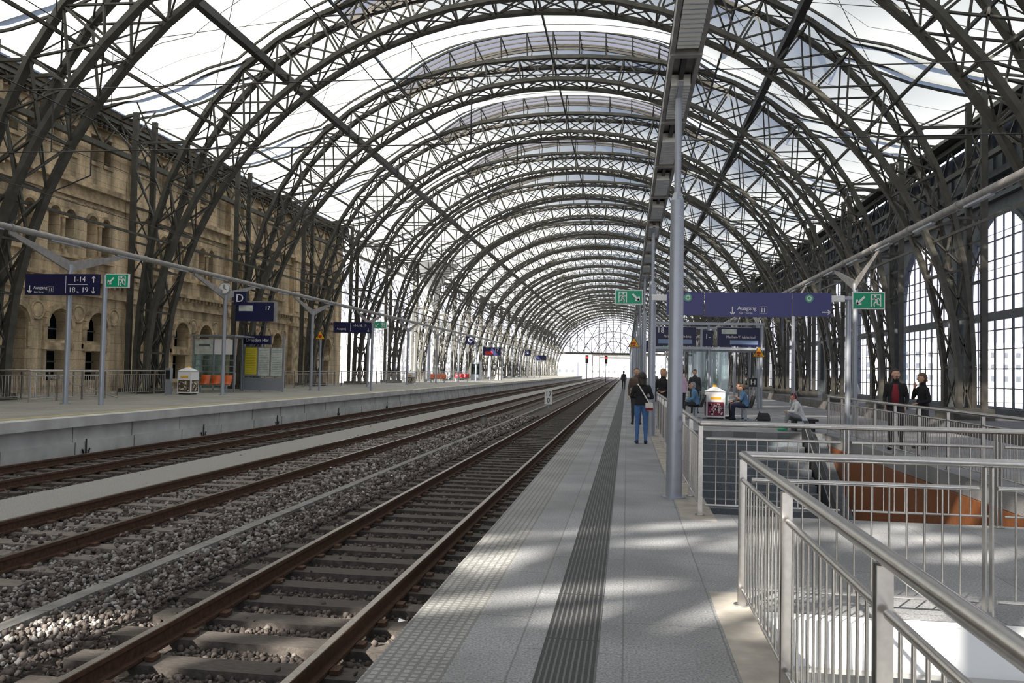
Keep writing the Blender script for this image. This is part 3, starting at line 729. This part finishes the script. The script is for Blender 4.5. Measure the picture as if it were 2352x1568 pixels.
# 17/0 board
e=empty('track_number_board'); b=MB(); b.box(-5.0,-4.52,50.8,50.83,-.45,.40,white); b.tube((-4.76,50.86,-.8),(-4.76,50.86,.3),.04,polegrey); b.obj('board',e); text('17',.40,(-4.76,50.78,.17),black,e); text('0',.40,(-4.76,50.78,-.22),black,e)
# ---------------------------------------------------------------- left platform furniture
e=empty('timetable_board'); x0,x1,y=-19.9,-17.7,41.0
b=MB()
for x in(x0,x1): b.box(x-.05,x+.05,y-.05,y+.05,.22,3.15,polegrey)
b.box(x0,x1,y-.06,y+.06,1.0,2.55,beamgrey); b.box(x0,x1,y-.04,y+.04,.3,.95,polegrey)
b.box(x0+.12,x0+.75,y-.07,y-.06,1.12,2.5,yposter); b.box(x0+.85,x0+1.45,y-.07,y-.06,1.05,2.5,paper); b.box(x0+1.55,x0+2.15,y-.07,y-.06,1.05,2.5,paper)
for i in range(14):
    for (p,q) in((x0+.17,.5),(x0+.9,.5),(x0+1.6,.5)): b.box(p,p+q,y-.073,y-.07,1.2+i*.09,1.215+i*.09,concdark)
b.obj('case',e); box_sign(e,x0,x0+1.5,y,2.68,3.15,navy); text('Dresden Hbf',.24,(x0+.75,y-.08,2.9),white,e)
# glass shelter & bench
e=empty('glass_shelter'); b=MB()
for x in(-21.6,-20.5,-19.4): 
    for y in(39,42): b.box(x-.04,x+.04,y-.04,y+.04,.22,3.0,polegrey)
b.box(-21.6,-19.4,38.98,39.02,.4,2.7,SHG); b.box(-21.62,-21.58,39,42,.4,2.7,SHG); b.box(-21.7,-19.3,38.8,42.2,3.0,3.08,polegrey)
for z in(.9,1.2,1.5,1.8): b.box(-21.6,-19.4,38.95,38.97,z,z+.04,polegrey)
b.box(-21.5,-20.55,38.92,38.95,2.1,2.85,paper); b.box(-20.45,-19.5,38.92,38.95,2.1,2.85,white); b.box(-21.3,-20.7,38.91,38.92,2.5,2.6,steelR); b.obj('frame',e)
def bench(x,y,z,n,mt,ang=0,name='waiting_bench'):
    e=empty(name,(x,y,z)); e.rotation_euler=(0,0,ang); b=MB()
    b.box(-n*.28,n*.28,-.03,.03,.36,.42,polegrey)
    for sx in(-n*.22,n*.22): b.box(sx-.04,sx+.04,-.04,.04,0,.38,polegrey); b.box(sx-.04,sx+.04,-.22,.22,0,.03,polegrey)
    for i in range(n):
        cx=-n*.28+.28+i*.56
        b.loft([[V((cx-.24,a,c)),V((cx+.24,a,c)),V((cx+.24,a2,c2)),V((cx-.24,a2,c2))] for a,c,a2,c2 in((-.24,.43,-.24,.46),(-.0,.41,.0,.44),(.2,.43,.18,.46),(.27,.62,.24,.62),(.33,.86,.30,.86))],mt)
    b.obj('seats',e); return e
bench(-19.75,37.6,.22,3,orange); bench(-18.5,80,.22,3,orange); bench(-18.5,92,.22,3,red)
def kiosk(x,y,z,pal,w=.62,h=1.0):
    e=empty('advertising_litter_bin',(x,y,z)); b=MB(); q=w/2
    b.box(-q,q,-q,q,.06,h-.02,white); b.box(-q+.05,q-.05,-q+.05,q-.05,0,.06,black)
    b.add([(-q-.02,-q-.02,h),(q+.02,-q-.02,h),(q+.02,q+.02,h),(-q-.02,q+.02,h),(0,0,h+.2)],[(0,1,4),(1,2,4),(2,3,4),(3,0,4),(3,2,1,0)],white)
    b.tube((0,0,h+.14),(0,0,h+.24),.07,yellow,n=10)
    b.box(-q+.05,q-.05,-q-.01,-q,.12,h*.62,pal[0]); b.box(q,q+.01,-q+.05,q-.05,.12,h*.62,pal[1]); b.box(-q-.01,-q,-q+.05,q-.05,.12,h*.62,pal[0])
    for i in range(40):
        px=random.uniform(-q+.1,q-.1); pz=random.uniform(.17,h*.57); rr=random.uniform(.02,.045)
        b.tube((px,-q-.018,pz),(px,-q-.01,pz),rr,random.choice(pal[2]),n=8)
        py=random.uniform(-q+.1,q-.1); b.tube((q+.01,py,pz),(q+.018,py,pz),rr,random.choice(pal[2]),n=8)
    b.box(-q+.15,q-.15,-q-.012,-q,h*.72,h*.80,yellow); b.obj('body',e)
mar=mat('poster_maroon',(.22,.03,.06),.5); tl=mat('poster_teal',(.1,.3,.3),.5); pk=mat('poster_pink',(.75,.5,.5),.5); br=mat('poster_brown',(.10,.07,.05),.5); cr=mat('poster_cream',(.75,.68,.5),.5)
kiosk(-19.6,35.0,.22,(br,br,[cr,cr,br]),.66,1.05); kiosk(3.15,30.6,0,(mar,tl,[pk,white,mar]),.66,.98)
kiosk(-18.6,70,.22,(br,br,[cr]))
b=MB(); b.box(-20.25,-20.0,34.2,34.4,.22,1.4,polegrey); b.box(-20.22,-20.03,34.19,34.2,.9,1.3,black); b.obj('ticket_validator')
b=MB(); b.box(-19.8,-18.6,104,105.5,.22,2.6,polegrey); b.box(-19.7,-18.7,103.95,104,1.0,2.3,darkglass); b.box(-17.6,-16.8,110,111,.22,2,beamgrey); b.obj('platform_kiosk_cabin')
bench(2.45,30.4,0,2,black,math.radians(-90)); bench(4.15,30.4,0,2,black,math.radians(-90)); 
e=empty('low_bench'); b=MB(); b.box(4.75,5.45,24.7,25.5,.30,.36,black)
for x in(4.85,5.35): b.box(x-.03,x+.03,24.8,25.4,0,.3,black)
b.obj('seat',e)
# ground box between tracks
b=MB(); b.tube((-6.05,35,-.8),(-6.05,35,-.42),.14,beamgrey,n=12); b.tube((-6.05,35,-.42),(-6.05,35,-.38),.17,black,n=12); b.obj('track_drain_marker')
# litter
b=MB()
for x,y in((-4.9,17),(-2.0,7.3),(-6.9,13.7),(-3.5,26),(-1.9,9.5),(-6.6,18)):
    b.add([(x,y,-.68),(x+.08,y+.02,-.66),(x+.07,y+.08,-.69),(x-.01,y+.06,-.66)],[(0,1,2,3)],white)
b.obj('paper_litter')
# ---------------------------------------------------------------- people
skin=mat('skin',(.62,.36,.25),.55); hairD=mat('hair_dark',(.02,.013,.01),.5); hairB=mat('hair_blond',(.45,.30,.13),.5); hairG=mat('hair_grey',(.35,.33,.3),.6); hairBr=mat('hair_brown',(.10,.055,.03),.5)
eyem=mat('eye_dark',(.02,.015,.01),.2); lipm=mat('lips',(.45,.15,.12),.5)
def cl(nm,c): return mat('cloth_'+nm,c,.85,0,.15,25)
def ring(c,ax,fw,rx,ry,n=16):
    return [V(c)+ax*rx*math.cos(2*math.pi*i/n)+fw*ry*math.sin(2*math.pi*i/n) for i in range(n)]
def person(name,loc,yaw,top,legs,shoe,hair,H=1.72,J={},fore=None,hairlen=0,fem=False,look=(0,0),beard=False,extra=None,cap=None,lower=None):
    P=dict(pel=(0,0,.96),wai=(0,0,1.10),che=(0,.0,1.30),nec=(0,-.005,1.465),hea=(0,.018,1.620),
        sL=(-.165,0,1.385),sR=(.165,0,1.385),eL=(-.225,-.03,1.11),eR=(.225,-.03,1.11),wL=(-.235,.05,.87),wR=(.235,.05,.87),
        hL=(-.09,0,.92),hR=(.09,0,.92),kL=(-.10,.02,.50),kR=(.10,.02,.50),aL=(-.105,-.02,.09),aR=(.105,-.02,.09),tL=(-.125,.15,.035),tR=(.125,.15,.035))
    P.update(J); P={k:V(v) for k,v in P.items()}
    X=V((1,0,0)); fk=.92 if fem else 1
    b=MB()
    cn=P['che'].lerp(P['nec'],.58); cn2=P['che'].lerp(P['nec'],.80)
    sp=[P['pel']+ (P['pel']-P['wai'])*.55,P['pel'],P['wai'],(P['wai']+P['che'])/2,P['che'],cn,cn2,P['nec']+(P['nec']-cn)*.15,P['hea']-V((0,0,.05))]
    rx=[.12,.165,.14*fk,.15*fk,.175*fk,.165*fk,.125*fk,.066,.058]; ry=[.09,.115,.10,.105,.118,.105,.085,.062,.06]
    rings=[]
    for i,p in enumerate(sp):
        d=(sp[min(i+1,len(sp)-1)]-sp[max(i-1,0)]).normalized(); fw=d.cross(X).normalized()*-1
        rings.append(ring(p,X,fw,rx[i],ry[i]))
    b.loft(rings,top)
    segs=[]
    def limb(a,c,ra,rb,mid=None,label=None):
        a,c=P[a] if isinstance(a,str) else a,P[c] if isinstance(c,str) else c
        pts=[a,a.lerp(c,.35),a.lerp(c,.7),c]; rs=[ra,mid or (ra*.96+rb*.04),ra*.35+rb*.65,rb]
        for i in range(3): b.tube(pts[i],pts[i+1],rs[i],top,rb=rs[i+1],n=12)
        b.ball(a,ra,ra,ra,top); b.ball(c,rb,rb,rb,top); segs.append((a,c,(ra+rb)/2,label))
    foreM=fore or top
    for s in 'LR':
        limb('s'+s,'e'+s,.060*fk,.047*fk,label=top); limb('e'+s,'w'+s,.046*fk,.031,label=foreM)
        limb('h'+s,'k'+s,.088,.060,label=legs); limb('k'+s,'a'+s,.058,.042,mid=.060,label=legs)
        a,t=P['a'+s],P['t'+s]; heel=a+(a-t)*.28; heel.z=t.z+.005
        d=(t-a); 
        b.tube(heel,t,.042,top,rb=.038,n=12); b.ball(heel,.043,.043,.04,top); b.ball(t,.045,.05,.035,top); b.tube(a,heel.lerp(t,.35),.044,top,rb=.045,n=12)
        segs.append((heel,t,.045,shoe)); segs.append((heel.lerp(a,.4),a.lerp(t,.3),.04,shoe))
    segs.append((sp[0],P['pel'].lerp(P['wai'],.35),.14,lower or legs)); segs.append((P['wai'],P['che'].lerp(P['nec'],.75),.15,top)); segs.append((P['nec']+V((0,0,.02)),P['hea'],.05,skin))
    me=b.mesh('t'); o=link(bpy.data.objects.new('t',me))
    m1=o.modifiers.new('r','REMESH'); m1.mode='VOXEL'; m1.voxel_size=.016; m2=o.modifiers.new('s','SMOOTH'); m2.iterations=8; m2.factor=.6
    dg=bpy.context.evaluated_depsgraph_get(); bm=bpy.data.meshes.new_from_object(o.evaluated_get(dg)); bpy.data.objects.remove(o)
    mats=[]; 
    for s_ in segs:
        if s_[3] not in mats: mats.append(s_[3])
    bm.materials.clear()
    for q in mats: bm.materials.append(q)
    n_=len(bm.polygons); C=np.zeros(n_*3); bm.polygons.foreach_get('center',C); C=C.reshape(-1,3)
    best=np.full(n_,1e9); idx=np.zeros(n_,np.int32)
    for a,c,rr,lb in segs:
        a=np.array(a);c=np.array(c); d=c-a; t=np.clip(((C-a)@d)/(d@d+1e-9),0,1); ds=np.linalg.norm(C-(a+t[:,None]*d),axis=1)-rr
        k=ds<best; best[k]=ds[k]; idx[k]=mats.index(lb)
    bm.polygons.foreach_set('material_index',idx); bm.polygons.foreach_set('use_smooth',[True]*n_)
    e=empty(name,loc); e.rotation_euler=(0,0,yaw); s=H/1.75; e.scale=(s,s,s)
    q=link(bpy.data.objects.new('body',bm)); q.parent=e
    # head
    h=MB(); hc=P['hea']; M=Matrix.Rotation(look[0],3,'Z')@Matrix.Rotation(look[1],3,'X')@Matrix.Scale(1.08,3)
    def hf(p):
        if p.z<0: f=1+.32*p.z/.115; p=V((p.x*f,p.y*(1+.12*p.z/.115)+.008*(-p.z/.115),p.z))
        if p.y>.07 and abs(p.x)<.05 and abs(p.z-.012)<.02: p.y-=.006
        return p
    h.ball(hc,.076,.094,.116,skin,24,18,M,hf)
    L=lambda x,y,z: hc+M@V((x,y,z))
    h.loft([[L(-.008,.088,.02),L(.008,.088,.02),L(.006,.093,.02),L(-.006,.093,.02)],[L(-.016,.085,-.022),L(.016,.085,-.022),L(.010,.113,-.020),L(-.010,.113,-.020)],[L(-.014,.084,-.03),L(.014,.084,-.03),L(.008,.1,-.03),L(-.008,.1,-.03)]],skin)
    for sx in(-1,1):
        h.ball(L(sx*.031,.082,.012),.012,.007,.007,white,8,6); h.ball(L(sx*.031,.0885,.012),.0055,.003,.0055,eyem,8,6)
        h.beam(L(sx*.018,.088,.032),L(sx*.046,.080,.030),.008,.006,hair); h.ball(L(sx*.076,-.005,-.003),.010,.018,.030,skin,8,6)
    h.ball(L(0,.088,-.052),.024,.008,.008,lipm,10,6); h.beam(L(-.022,.0965,-.052),L(.022,.0965,-.052),.002,.002,eyem)
    def hair_fn(p):
        if p.y>.02 and p.z<.062: k=.80; return V((p.x*k,p.y*k-.01,p.z*k))
        if p.z<-.05 and not hairlen: k=.86; return V((p.x*k,p.y*k,p.z*k))
        return p
    hk=1.12 if fem else 1
    h.ball(L(0,-.010,.012),.086*hk,.098*hk,.117,cap or hair,24,16,M,hair_fn)
    if cap: h.beam(L(0,.07,.055),L(0,.15,.045),.12,.012,cap); h.ball(L(0,-.02,-.01),.082,.088,.09,hair,16,10,M,lambda p:V((p.x,min(p.y,.0),p.z)))
    if hairlen:
        rr=[]
        for k in range(6):
            t=k/5; z=.03-hairlen*t; rr.append([L(.100*math.cos(a)*(1-.15*t)*1.0,-.035-.02*t+ (.060)*math.sin(a),z) for a in [2*math.pi*i/16 for i in range(16)]])
        h.loft(rr,hair)
    if beard:
        h.ball(L(0,.078,-.088),.028,.022,.026,hair,10,8); h.beam(L(-.028,.094,-.040),L(.028,.094,-.040),.008,.010,hair)
    # collar
    h.loft([ring(P['nec']+V((0,0,-.015)),X,V((0,1,0)),.078,.072,16),ring(P['nec']+V((0,0,.03)),X,V((0,1,0)),.070,.066,16)],top,False)
    for s_,sg in(('L',-1),('R',1)):
        wv=P['w'+s_]; d=(wv-P['e'+s_]).normalized(); side=X if abs(d.x)<.8 else V((0,1,0)); nrm=d.cross(side).normalized(); wd=nrm if abs(d.z)>.6 else side; th=d.cross(wd).normalized()
        h.loft([ring(wv-d*.01,wd,th,.024,.019,10),ring(wv+d*.03,wd,th,.036,.016,10),ring(wv+d*.075,wd,th,.040,.014,10),ring(wv+d*.088,wd,th,.034,.010,10)],skin)
        for k,(o_,Lf) in enumerate(((-.030,.060),(-.010,.074),(.010,.070),(.029,.055))):
            a=wv+d*.08+wd*o_; c=a+d*Lf*.5+th*sg*-.006; g=c+d*Lf*.42+th*sg*-.020
            h.tube(a,c,.0085,skin,rb=.0078,n=8); h.tube(c,g,.0078,skin,rb=.006,n=8); h.ball(c,.008,.008,.008,skin,8,6); h.ball(g,.006,.006,.006,skin,8,6)
        a=wv+d*.025-wd*.026; c=a+d*.032-wd*.022; g=c+d*.028-wd*.006; h.tube(a,c,.011,skin,rb=.009,n=8); h.tube(c,g,.009,skin,rb=.007,n=8); h.ball(c,.009,.009,.009,skin,8,6); h.ball(g,.007,.007,.007,skin,8,6)
    hem=P['pel'].lerp(P['wai'],.2); d=(P['wai']-P['pel']).normalized(); fw=X.cross(d)
    h.loft([ring(hem-d*.05,X,fw,.182,.135,20),ring(P['pel'].lerp(P['wai'],.7),X,fw,.165*fk+.005,.125,20),ring(P['wai']+d*.05,X,fw,.15*fk+.01,.112,20)],top,False)
    if extra: extra(h,P)
    h.obj('head_and_hands',e); return e
R90=math.pi/2
blackc=cl('black',(.012,.012,.014)); jeans=cl('jeans',(.07,.16,.36)); navyc=cl('navy',(.02,.025,.06)); brown=cl('brown',(.12,.08,.06)); pink=cl('pink',(.62,.42,.55)); bluej=cl('blue',(.12,.25,.42)); grey=cl('grey',(.25,.26,.28)); whitec=cl('white',(.7,.7,.7)); redc=cl('darkred',(.22,.02,.03)); dk=cl('charcoal',(.04,.04,.045)); greens=cl('green',(.05,.5,.25)); bagw=cl('bagwhite',(.75,.72,.66))
def bag(h,P):
    h.loft([ring((.20,.02,.80),V((.45,1,0)).normalized(),V((1,-.45,0)).normalized(),.13,.05,12),ring((.21,.02,.9),V((.45,1,0)).normalized(),V((1,-.45,0)).normalized(),.15,.06,12),ring((.2,.02,1.0),V((.45,1,0)).normalized(),V((1,-.45,0)).normalized(),.12,.035,12)],bagw,smooth=True)
    h.box(.09,.27,-.14,-.10,.82,1.0,bagw); h.box(.09,.27,-.145,-.10,.82,.88,redc)
    pts=[V((-.10,-.02,1.45)),V((-.06,-.11,1.40)),V((.03,-.135,1.25)),V((.12,-.135,1.1)),V((.19,-.12,.98))]
    for a,c in zip(pts[:-1],pts[1:]): h.beam(a,c,.028,.012,bagw,up=(0,1,0))
person('woman_standing',(.34,19.0,0),0,blackc,jeans,navyc,hairD,1.62,dict(eR=(.26,-.02,1.12),wR=(.16,.18,1.10),eL=(-.25,0,1.13),wL=(-.14,.18,1.13)),hairlen=.24,fem=True,extra=bag,look=(.2,-.1))
person('man_standing',(.30,26.0,0),math.pi,brown,dk,blackc,hairBr,1.75)
person('woman_standing',(1.05,24.6,0),math.pi-.2,blackc,dk,blackc,hairB,1.74,dict(wL=(-.08,.2,1.08),wR=(.08,.2,1.08)),hairlen=.16,fem=True,look=(-.3,0))
person('man_standing',(1.85,28.6,0),R90*.6,pink,dk,blackc,hairBr,1.78)
person('man_standing',(2.75,34.5,0),math.pi,dk,dk,blackc,hairD,1.78)
person('woman_standing',(2.1,37.0,0),math.pi*.7,navyc,jeans,blackc,hairBr,1.66,hairlen=.15,fem=True)
person('man_standing',(1.5,47.0,0),0,grey,dk,blackc,hairG,1.76)
def sit(dz=0.0,fw=.0,reach=1):
    return dict(pel=(0,-.02,.54),wai=(0,-.01,.68),che=(0,.05,.87),nec=(0,.09,1.03),hea=(0,.125,1.175),sL=(-.165,.07,.96),sR=(.165,.07,.96),eL=(-.22,.12,.71),eR=(.22,.12,.71),wL=(-.12,.36,.64),wR=(.12,.36,.64),
      hL=(-.09,0,.52),hR=(.09,0,.52),kL=(-.11,.43,.53),kR=(.11,.43,.53),aL=(-.11,.42,.10),aR=(.11,.42,.10),tL=(-.12,.58,.035),tR=(.12,.58,.035))
person('man_sitting',(2.45,30.1,0),R90,bluej,dk,blackc,hairG,1.75,sit(),cap=grey)
person('woman_sitting',(2.45,30.75,0),R90,dk,dk,blackc,hairD,1.7,sit(),hairlen=.15,fem=True)
person('girl_sitting',(4.15,30.1,0),R90,bluej,navyc,blackc,hairBr,1.68,dict(sit(),wL=(-.06,.38,.86),wR=(.06,.38,.86),eL=(-.22,.18,.75),eR=(.22,.18,.75)),fore=skin,hairlen=.08,fem=True,look=(0,-.4))
person('man_sitting',(4.15,30.75,0),R90,dk,dk,blackc,hairD,1.75,sit())
def phones(h,P):
    c=P['hea']; pm=mat('headphone_pink',(.8,.08,.2),.4)
    for sx in(-1,1): h.tube(c+V((sx*.082,0,0)),c+V((sx*.108,0,0)),.035,pm,n=12)
    pts=[c+V((.098*math.cos(a),-.0,.145*math.sin(a))) for a in [math.pi*i/10 for i in range(11)]]
    h.path(pts,.008,pm,6)
js=sit(); js={k:(v[0],v[1],v[2]-.10) if k[0] not in 'at' else v for k,v in js.items()}; js.update(kL=(-.14,.40,.52),kR=(.12,.36,.50),aL=(-.14,.52,.10),aR=(.12,.42,.10),tL=(-.16,.70,.04),tR=(.13,.58,.035),eL=(-.22,.2,.60),wL=(-.12,.42,.62),eR=(.22,.2,.60),wR=(.10,.38,.58),nec=(0,.14,.93),hea=(0,.20,1.06),che=(0,.07,.77),sL=(-.16,.11,.86),sR=(.16,.11,.86))
person('boy_sitting',(5.0,25.1,0),R90+.1,whitec,grey,greens,hairD,1.6,js,fore=whitec,extra=phones,look=(0,-.35))
def shirt(h,P): h.loft([ring((0,.105,.98),V((1,0,0)),V((0,1,0)),.07,.03,10),ring((0,.112,1.2),V((1,0,0)),V((0,1,0)),.075,.03,10),ring((0,.085,1.42),V((1,0,0)),V((0,1,0)),.05,.03,10)],redc)
person('man_standing',(5.95,19.5,0),math.pi-.35,blackc,dk,blackc,hairD,1.80,dict(wL=(-.2,.16,.95),wR=(.2,.16,.95)),beard=True,extra=shirt,look=(.3,0))
person('woman_standing',(6.65,19.9,0),R90+.2,blackc,dk,blackc,hairBr,1.72,dict(eR=(.24,.1,1.16),wR=(.06,.16,1.40),wL=(-.1,.18,1.05)),hairlen=.10,fem=True,look=(0,-.1))
person('person_walking',(-.3,80,0),0,dk,dk,blackc,hairD,1.75,dict(kL=(-.1,.12,.5),aL=(-.1,.22,.09),tL=(-.1,.38,.04),aR=(.1,-.28,.12),kR=(.1,-.02,.5),tR=(.1,-.12,.03)))
e=empty('shoulder_bag'); b=MB(); b.loft([[V((4.75+sx*w_,29.9+sy*d_,z)) for sx,sy in((-1,-1),(1,-1),(1,1),(-1,1))] for z,w_,d_ in((0,.20,.08),(.05,.22,.10),(.2,.20,.08),(.28,.14,.03))],dk,smooth=False); b.path([(4.65,29.9,.27),(4.60,29.9,.33),(4.55,29.88,.12),(4.45,29.85,.02)],.012,dk,6); b.obj('bag',e)
print('done')
